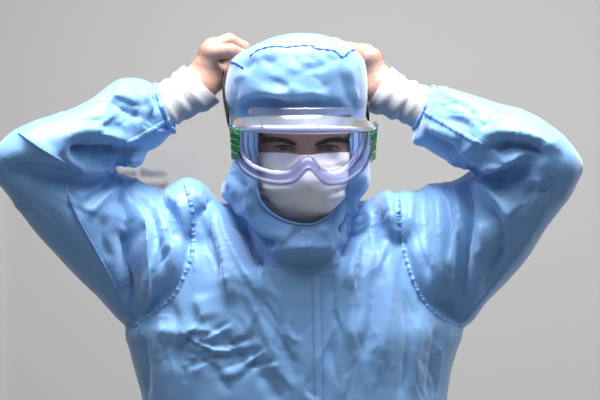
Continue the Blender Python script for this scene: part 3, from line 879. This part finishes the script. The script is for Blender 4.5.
# nothing of the body shows through the clothes: keep it inside sleeves and hood
Pb = PX(BV); BV2 = BV.copy()
in_sleeve = ((Pb[:, 0] < 150) | (Pb[:, 0] > 446) | (Pb[:, 1] > 228)) & (Pb[:, 1] < 520)
skull = (np.linalg.norm(BV - (HO + np.array([0, .012, -.01])), axis=1) < .128) & ~(in_poly(Pb, [(252, 110), (252, 226), (354, 226), (354, 110)]) & (BV[:, 1] < -.03)) & ~((BV[:, 2] > 1.665) & ((BV[:, 1] > .06) | (np.abs(BV[:, 0]) > .078)))
for sel, bv, lim in ((in_sleeve, cov_bvh, .09), (skull, hood_bvh, .03)):
    for i in np.nonzero(sel)[0]:
        p = Vector(BV2[i]); q, nn, _, dist = bv.find_nearest(p, lim)
        if q is None: continue
        if (p - q).dot(nn) > -.006: BV2[i] = np.array(q - nn * .007)
body.data.vertices.foreach_set('co', BV2.astype(np.float32).ravel()); body.data.update()
# face opening hem
c_open = np.array(OPEN, float).mean(0)
ln = surface_line([tuple(c_open + (np.array(p) - c_open) * 1.012) for p in OPEN] + [OPEN[0]], hood_bvh, 150, .0006)
v_, f_ = tube(ln, .0016, 8); mesh_obj('face_hem', v_, f_, M['seam'], hood)
for i, line in enumerate(([(230.5, 62), (236, 63.5), (243, 68)], [(250, 56.5), (257, 51), (266, 48), (276, 46.6), (288, 47.3), (300, 46), (312, 46.2), (314, 48.4), (322, 49.4), (334, 51), (342, 57), (350, 51.5), (358.5, 49.5)])):
    ln = surface_line(line, hood_bvh, 150, .0003)
    ln = ln + rng.normal(0, .00025, ln.shape)
    v_, f_ = tube(ln, .00085 + .0003 * np.sin(np.linspace(0, 90, len(ln))), 6); o = mesh_obj('crown_stitching', v_, f_, M['stitch'], hood)
    o['label'] = 'dark blue stitching'
ln = surface_line([(305, 226), (306, 240), (308, 256)], hood_bvh, 40, .0004); v_, f_ = tube(ln, .0005, 5); mesh_obj('chin_seam', v_, f_, M['seam'], hood)

# overshoes
for sx in (-1, 1):
    V, F = merge([loft([(300 + sx * 80 - 44, 1360, 300 + sx * 80 + 44, 1360, .03, .055), (300 + sx * 80 - 42, 1420, 300 + sx * 80 + 42, 1420, .0, .09), (300 + sx * 82 - 42, 1446, 300 + sx * 82 + 42, 1446, -.03, .125)], 12, 32)])
    V[:, 2] = np.maximum(V[:, 2], .002)
    o = mesh_obj('overshoe', V, F, M['shoe'], person); fix_normals(o)

# ------------------------------------------------------------------ face mask
def mask_grid():
    NU, NV = 64, 60
    rows = [(152.5, 254, 353), (160, 252, 355), (172, 252, 355), (185, 253, 354), (196, 255, 350), (206, 261, 345), (215, 270, 338), (222, 280, 331), (230, 290, 322)]
    rr = catmull(np.array([(r_[1], r_[0], r_[2], 0.) for r_ in rows]), NV)
    V = []
    for j in range(NV):
        ul, v, ur, _ = rr[j]
        for i in range(NU):
            t = i / (NU - 1) * 2 - 1
            u = ul + (ur - ul) * (i / (NU - 1))
            # depth: follows nose bridge, cheeks, chin
            xc = (u - 307) * .00119
            k = np.interp(v, [152, 165, 180, 195, 210, 222, 230], [-.098, -.110, -.122, -.122, -.110, -.094, -.080])
            nose = math.exp(-(xc / .014) ** 2) * np.interp(v, [152, 170, 188, 205, 222], [.006, .013, .014, .006, .0])
            y = k + .006 - nose + 13.5 * xc ** 2
            y += .0016 * math.sin(v * .55 + t * 2) * math.exp(-((abs(t) - .65) / .3) ** 2)
            vv = v + 2.6 * math.exp(-(xc / .018) ** 2) * (1 if j < 6 else math.exp(-(j - 6) / 8))
            V.append(W(u, vv, y))
    F = [(j * NU + i, (j + 1) * NU + i, (j + 1) * NU + i + 1, j * NU + i + 1) for j in range(NV - 1) for i in range(NU - 1)]
    return np.array(V), np.array(F)
MV, MF = mask_grid()
for i, p in enumerate(MV):                       # the mask lies on the face: never inside it
    d = (Vector(p) - CAM).normalized(); h = body_bvh.ray_cast(CAM, d)
    if h[0] is not None and (h[0] - CAM).length < (Vector(p) - CAM).length + .003:
        MV[i] = np.array(h[0] - d * .003)
out = ~in_poly(PX(MV), [tuple(np.array(OPEN).mean(0) + (np.array(p) - np.array(OPEN).mean(0)) * .97) for p in OPEN])
for i in np.nonzero(out)[0]:
    d = (Vector(MV[i]) - CAM).normalized(); h = hood_bvh.ray_cast(CAM, d)
    if h[0] is not None and MV[i, 1] < h[0].y + .005:
        MV[i] = np.array(h[0] + d * .005)
for _ in range(6):
    G = MV.reshape(60, 64, 3).copy(); G[1:-1, 1:-1] = (G[:-2, 1:-1] + G[2:, 1:-1] + G[1:-1, :-2] + G[1:-1, 2:]) / 4 * .6 + G[1:-1, 1:-1] * .4
    G[:, :, 1] = np.minimum(G[:, :, 1], MV.reshape(60, 64, 3)[:, :, 1] + .0012); MV = G.reshape(-1, 3)
MV = tool_folds(MV, MF, [(-3, 3, [(266, 192), (274, 195), (286, 196), (296, 193)]), (3, 4, [(262, 186), (276, 190), (292, 189)]), (-2.5, 3, [(262, 196), (268, 203), (276, 208)]), (-2, 3, [(350, 186), (340, 190), (330, 192)]),
                         (2, 4, [(346, 194), (334, 198), (322, 200)]), (-1.5, 3, [(262, 166), (280, 169), (300, 168)]), (-1.5, 3, [(316, 168), (332, 167), (348, 163)])])
MV = crumple(MV, MF, lambda m, d: np.full(len(m), .012), .5, .03, 80, 21, .03)
mask = mesh_obj('face_mask', MV, MF, M['mask'], None)
so = mask.modifiers.new('thickness', 'SOLIDIFY'); so.thickness = .0012; so.offset = 1
ss = mask.modifiers.new('subdivision', 'SUBSURF'); ss.levels = ss.render_levels = 1
tag(mask, 'white face mask covering nose and chin below the goggles', 'face mask')
mb = BVHTree.FromPolygons([Vector(v) for v in MV], [tuple(f) for f in MF])
ribbon('nose_strip', [(276, 157.5), (290, 159), (307, 161), (324, 159), (338, 157.5)], .004, .0006, mb, M['mask'], mask, n=60)

# ------------------------------------------------------------------ safety goggles
gog = empty('safety_goggles', W(304, 150, -.14))
tag(gog, 'clear safety goggles with lavender tinted frame and green side vents, worn over the hood', 'goggles')
GP = Vector(W(304, 150, -.14))
def gpart(name, V, F, material, parent=None, **kw):
    o = mesh_obj(name, V, F, material, None, **kw)
    o.parent = parent or gog
    if parent is None: o.matrix_parent_inverse = Matrix.Translation(-GP)
    return o
def front(u):                                             # depth of the wrap-around front
    x = (u - 304) * .00118
    return -.150 + 3.2 * x * x + 170 * x ** 4
OUT = [(233, 131), (233, 145), (236, 160), (243, 171), (254, 178.5), (268, 183), (281, 184.5), (293, 182.5), (300, 177), (305, 171.5), (309, 169.5), (313, 171.5), (318, 177), (325, 183.5), (336, 184.5), (346, 182.5), (356, 177), (364, 169), (369.5, 158), (372.5, 145), (374, 131)]
INN = [(243, 131), (242.5, 143), (244, 154), (253, 164), (266, 169), (278, 171), (289, 169.5), (296, 164.5), (301, 160), (305, 158), (309, 157.5), (313, 159), (317, 164), (323, 170), (334, 171), (345, 166), (352, 158.5), (358, 150), (361, 143), (362, 136), (362, 131)]
K = 150
O2, I2 = catmull(np.array(OUT, float), K), catmull(np.array(INN, float), K)
# lower frame: a moulded channel between the outer and inner outline
prof = [(0, .004), (.015, -.0006), (.06, -.0022), (.14, -.0024), (.19, -.0010), (.40, -.0006), (.62, -.0004), (.68, -.0020), (.74, -.0022), (.80, -.0006), (.92, -.0004), (.97, .0005), (1, .003)]
V, F = [], []
for i in range(K):
    for (t, dy) in prof:
        u, v = O2[i] * (1 - t) + I2[i] * t
        V.append(W(u, v, front(u) + dy))
n = len(prof)
for i in range(K - 1):
    for j in range(n - 1): F.append((i * n + j, i * n + j + 1, (i + 1) * n + j + 1, (i + 1) * n + j))
frame = gpart('frame', V, F, M['frame'])
so = frame.modifiers.new('thickness', 'SOLIDIFY'); so.thickness = .0016; so.offset = -1
# skirt behind it, reaching back to hood and mask
V, F = [], []
for i in range(K):
    u, v = O2[i]; c = np.array([304, 150.])
    dirn = (O2[i] - c) / np.linalg.norm(O2[i] - c)
    nose = math.exp(-((u - 309) / 14) ** 2) * (v > 150)
    for j, t in enumerate((0, .33, .66, 1)):
        q = O2[i] - dirn * (1.5 * math.sin(t * 3.14) + 1.0 * t)
        V.append(W(q[0], q[1], front(u) + .003 + t * (.040 * (1 - nose) + .012 * nose + .02 * (abs(u - 304) > 62))))
for i in range(K - 1):
    for j in range(3): F.append((i * 4 + j, i * 4 + j + 1, (i + 1) * 4 + j + 1, (i + 1) * 4 + j))
gpart('skirt', V, F, M['flange'])
# brow of the frame: thick rounded bar with a sloping top
BT = [(232.5, 121), (237, 118.2), (250, 116), (270, 115), (290, 114.4), (305, 114), (322, 114.6), (340, 116), (356, 118), (368, 120.6), (375.5, 124)]
BB = [(232.5, 128.5), (238, 131), (250, 132.4), (270, 133.6), (290, 134.2), (305, 134.4), (322, 134.2), (340, 133.6), (356, 133.2), (368, 132.6), (376, 131)]
B0, B1 = catmull(np.array(BT, float), 90), catmull(np.array(BB, float), 90)
V, F = [], []
sec = [(1.0, .012), (1.0, .0), (.97, -.0035), (.88, -.0052), (.76, -.0050), (.66, -.0036), (.58, -.0026), (.50, .002), (.36, .009), (.20, .017), (.06, .024), (0, .027), (.03, .031), (.25, .031)]
for i in range(90):
    e = min(1, min(i, 89 - i) / 5); e = math.sqrt(e * (2 - e)) * .6 + .4
    for (t, dy) in sec:
        tt = .5 + (t - .5) * e
        u, v = B0[i] * (1 - tt) + B1[i] * tt
        V.append(W(u, v, front(u) + dy))
n = len(sec)
for i in range(89):
    for j in range(n - 1): F.append((i * n + j, i * n + j + 1, (i + 1) * n + j + 1, (i + 1) * n + j))
F.append(tuple(range(n))); F.append(tuple(range(89 * n, 90 * n))[::-1])
gpart('brow_bar', V, F, M['brow'], subsurf=1)
for u in (262, 318):                     # small moulded pips on the brow bar
    V, F = blob(u, 126.5 - 1.2 * math.cos((u - 304) / 40), front(u) - .0035, 1.6, 1.0, .0015, 8)
    gpart('pip', V, F, M['brow'], parent=None)
# clear flange resting on the hood above the brow bar
V, F = [], []
for i in range(40):
    u = 249 + (354 - 249) * i / 39
    for j in range(5):
        v = 107.5 + 9.5 * j / 4
        V.append(W(u, v, -.124 + 7.2 * ((u - 300) * .0012) ** 2 - .002 * j / 4))
for i in range(39):
    for j in range(4): F.append((i * 5 + j, i * 5 + j + 1, (i + 1) * 5 + j + 1, (i + 1) * 5 + j))
o = gpart('brow_flange', V, F, M['flange']); so = o.modifiers.new('thickness', 'SOLIDIFY'); so.thickness = .001
# lens
V, F = [], []
bot = I2[np.argsort(I2[:, 0])]
NU, NV = 80, 26
for i in range(NU):
    u = 242 + (362.5 - 242) * i / (NU - 1)
    vb = np.interp(u, bot[:, 0], bot[:, 1]) + 1.5
    if i == 0: vb = 140
    if i == NU - 1: vb = 140
    for j in range(NV):
        v = 132.5 + (vb - 132.5) * j / (NV - 1)
        V.append(W(u, v, front(u) + .0015))
for i in range(NU - 1):
    for j in range(NV - 1): F.append((i * NV + j, i * NV + j + 1, (i + 1) * NV + j + 1, (i + 1) * NV + j))
gpart('lens', V, F, M['lens'])
# side walls of the frame
for sx, u0 in ((-1, 235), (1, 372)):
    V, F = [], []
    for i in range(16):
        t = i / 15
        for j in range(12):
            q = j / 11
            V.append(W(u0 - sx * 3 * math.sin(t * 3.0) + sx * (2.0 * t) , 130 + (34 - 8 * t) * q, front(u0) + .004 + .05 * t))
    for i in range(15):
        for j in range(11): F.append((i * 12 + j, i * 12 + j + 1, (i + 1) * 12 + j + 1, (i + 1) * 12 + j))
    gpart('side_wall', V, F, M['flange'])
    # vertical ribs of the inner frame
    for du in (8, 13, 19):
        v_, f_ = tube([W(u0 - sx * du, 133, front(u0 - sx * du) + .008), W(u0 - sx * du, 146, front(u0 - sx * du) + .008), W(u0 - sx * (du + 3), 160, front(u0 - sx * du) + .008)], .0011, 8)
        gpart('inner_rib', v_, f_, M['frame'])
    # green vent: stepped louvres on the side of the frame
    V, F = [], []
    for k, (v0, v1, w_) in enumerate(((127.5, 132.5, 5), (132.5, 138.5, 10.5), (138.5, 144, 9), (144.5, 151, 9.5), (151.5, 160, 6))):
        w_ = w_ if sx < 0 else w_ * .62
        b = []
        for (a, c, dy) in ((0, 0, 0), (1, 0, 0), (1, 1, 0), (0, 1, 0), (0, 0, 1), (1, 0, 1), (1, 1, 1), (0, 1, 1)):
            u = u0 + sx * (5.8 - .5 * k) - sx * w_ * a
            b.append(W(u, v0 + (v1 - v0) * c + (1.5 if a else -1), front(u) - (.0125 if a else .003) + (.0055 * c - .002) + .03 * dy))
        F += [tuple(q + len(V) for q in f) for f in ((0, 1, 2, 3), (7, 6, 5, 4), (0, 4, 5, 1), (1, 5, 6, 2), (2, 6, 7, 3), (3, 7, 4, 0))]; V += b
    o = gpart('side_vent', V, F, M['vent'], smooth=False); fix_normals(o)
    bv = o.modifiers.new('bevel', 'BEVEL'); bv.width = .0012; bv.segments = 2
    o['label'] = 'green louvred side vent'
    # strap clip
    V, F = blob(u0 + sx * 3.5, 126, -.06, 2.6, 4.5, .025, 14); gpart('strap_clip', V, F, M['frame'])
# strap: from clip to clip round the back of the hood, pulled up at the hands
sp = [(229.5, 120, -.05), (226.5, 104, -.015), (224.0, 86, .03), (226, 72, .075), (240, 64, .105), (270, 62, .124), (304, 62, .128), (334, 64, .122), (355, 76, .095), (361, 92, .062), (364.5, 106, .03), (367.5, 114, .0), (368, 120, -.04)]
pts = catmull(np.array([W(*p) for p in sp]), 90)
V, F = [], []
for i, p in enumerate(pts):
    c = np.array([.0, 0, p[2]]); o_ = (p - c) / np.linalg.norm(p - c)
    for (a, b) in ((-1, 0), (1, 0), (1, 1), (-1, 1)):
        V.append(p + np.array([0, 0.35 * a * .010, a * .009]) + o_ * .0018 * b)
for i in range(89):
    for j in range(4): F.append((i * 4 + j, i * 4 + (j + 1) % 4, (i + 1) * 4 + (j + 1) % 4, (i + 1) * 4 + j))
o = gpart('head_strap', V, F, M['strap'], smooth=False); fix_normals(o); o['label'] = 'black elastic head strap'

# ------------------------------------------------------------------ the room
def slab(name, lo, hi, m, parent=None):
    x0, y0, z0 = lo; x1, y1, z1 = hi
    V = [(x0, y0, z0), (x1, y0, z0), (x1, y1, z0), (x0, y1, z0), (x0, y0, z1), (x1, y0, z1), (x1, y1, z1), (x0, y1, z1)]
    F = [(0, 3, 2, 1), (4, 5, 6, 7), (0, 1, 5, 4), (1, 2, 6, 5), (2, 3, 7, 6), (3, 0, 4, 7)]
    return mesh_obj(name, V, F, m, parent, smooth=False)
tag(slab('wall_back', (-3.2, WALL_Y, 0), (3.2, WALL_Y + .1, 2.9), M['wall']), kind='structure')
tag(slab('floor', (-3.2, -3.2, -.06), (3.2, WALL_Y + .1, 0), M['floor']), kind='structure')
tag(slab('ceiling', (-3.2, -3.2, 2.9), (3.2, WALL_Y + .1, 2.96), M['wall']), kind='structure')
e = W(1.6, 262, WALL_Y)
tag(slab('trim_1', (e[0] - .05, WALL_Y - .012, 0), (e[0], WALL_Y, W(0, 186, WALL_Y)[2]), M['trim']), kind='structure')
# wall sign, two printed lines
a, b = W(95, 150, WALL_Y), W(199, 236, WALL_Y)
sign = slab('wall_sign', (a[0], WALL_Y - .004, b[2]), (b[0], WALL_Y - .0005, a[2]), M['sign'])
tag(sign, 'pale grey wall sign with two dark printed lines behind the raised sleeve', 'sign')
for txt, u, v in (('Zone Blanc-', 167.5, 176.5), ('personnel', 167.5, 188.5)):
    cu = bpy.data.curves.new('lettering', 'FONT'); cu.body = txt; cu.align_x = 'RIGHT'; cu.size = .0245; cu.extrude = .0002; cu.offset = .0006
    cu.materials.append(M['ink'])
    tmp = bpy.data.objects.new('tmp', cu); COL.objects.link(tmp)
    bpy.context.view_layer.update()
    me = bpy.data.meshes.new_from_object(tmp.evaluated_get(bpy.context.evaluated_depsgraph_get())); bpy.data.objects.remove(tmp)
    o = bpy.data.objects.new('lettering', me); COL.objects.link(o); o.parent = sign
    p = W(u, v, WALL_Y); o.location = (p[0], WALL_Y - .0046, p[2]); o.rotation_euler = (math.pi / 2, 0, 0)

# ------------------------------------------------------------------ light
def area(name, loc, rot, size, power, color=(1, 1, 1)):
    l = bpy.data.lights.new(name, 'AREA'); l.shape = 'RECTANGLE'; l.size, l.size_y = size; l.energy = power; l.color = color
    o = bpy.data.objects.new(name, l); COL.objects.link(o); o.location = loc; o.rotation_euler = rot
    return o
area('ceiling_panel_light', (.05, -.28, 2.86), (0, 0, 0), (1.0, .5), 70)
area('ceiling_panel_light', (-.1, -1.0, 2.86), (0, 0, 0), (1.5, .7), 15)
area('added_wall_wash', (2.9, .5, 1.7), (math.radians(90), 0, math.radians(60)), (.8, 1.4), 24)  # added lamp with no seen source, washes the wall lighter towards the right
w = bpy.data.worlds.new('room_light'); sc.world = w; w.use_nodes = True
w.node_tree.nodes['Background'].inputs[0].default_value = (.93, .96, 1, 1); w.node_tree.nodes['Background'].inputs[1].default_value = .25

# ------------------------------------------------------------------ camera
cam = bpy.data.cameras.new('camera'); co = bpy.data.objects.new('camera', cam); COL.objects.link(co)
co.location = (0, -DIST, ZC); co.rotation_euler = (math.pi / 2, 0, 0)
cam.sensor_width = 36; cam.lens = FPX * 36 / 600; cam.clip_start = .05
cam.dof.use_dof = True; cam.dof.focus_distance = DIST - .12; cam.dof.aperture_fstop = 7.1
sc.camera = co
sc.view_settings.view_transform = 'Standard'; sc.view_settings.look = 'None'
sc.view_settings.gamma = 1; sc.view_settings.use_curve_mapping = False
sc.view_settings.exposure = 0.02
print('script', round(time.time() - T0, 1))
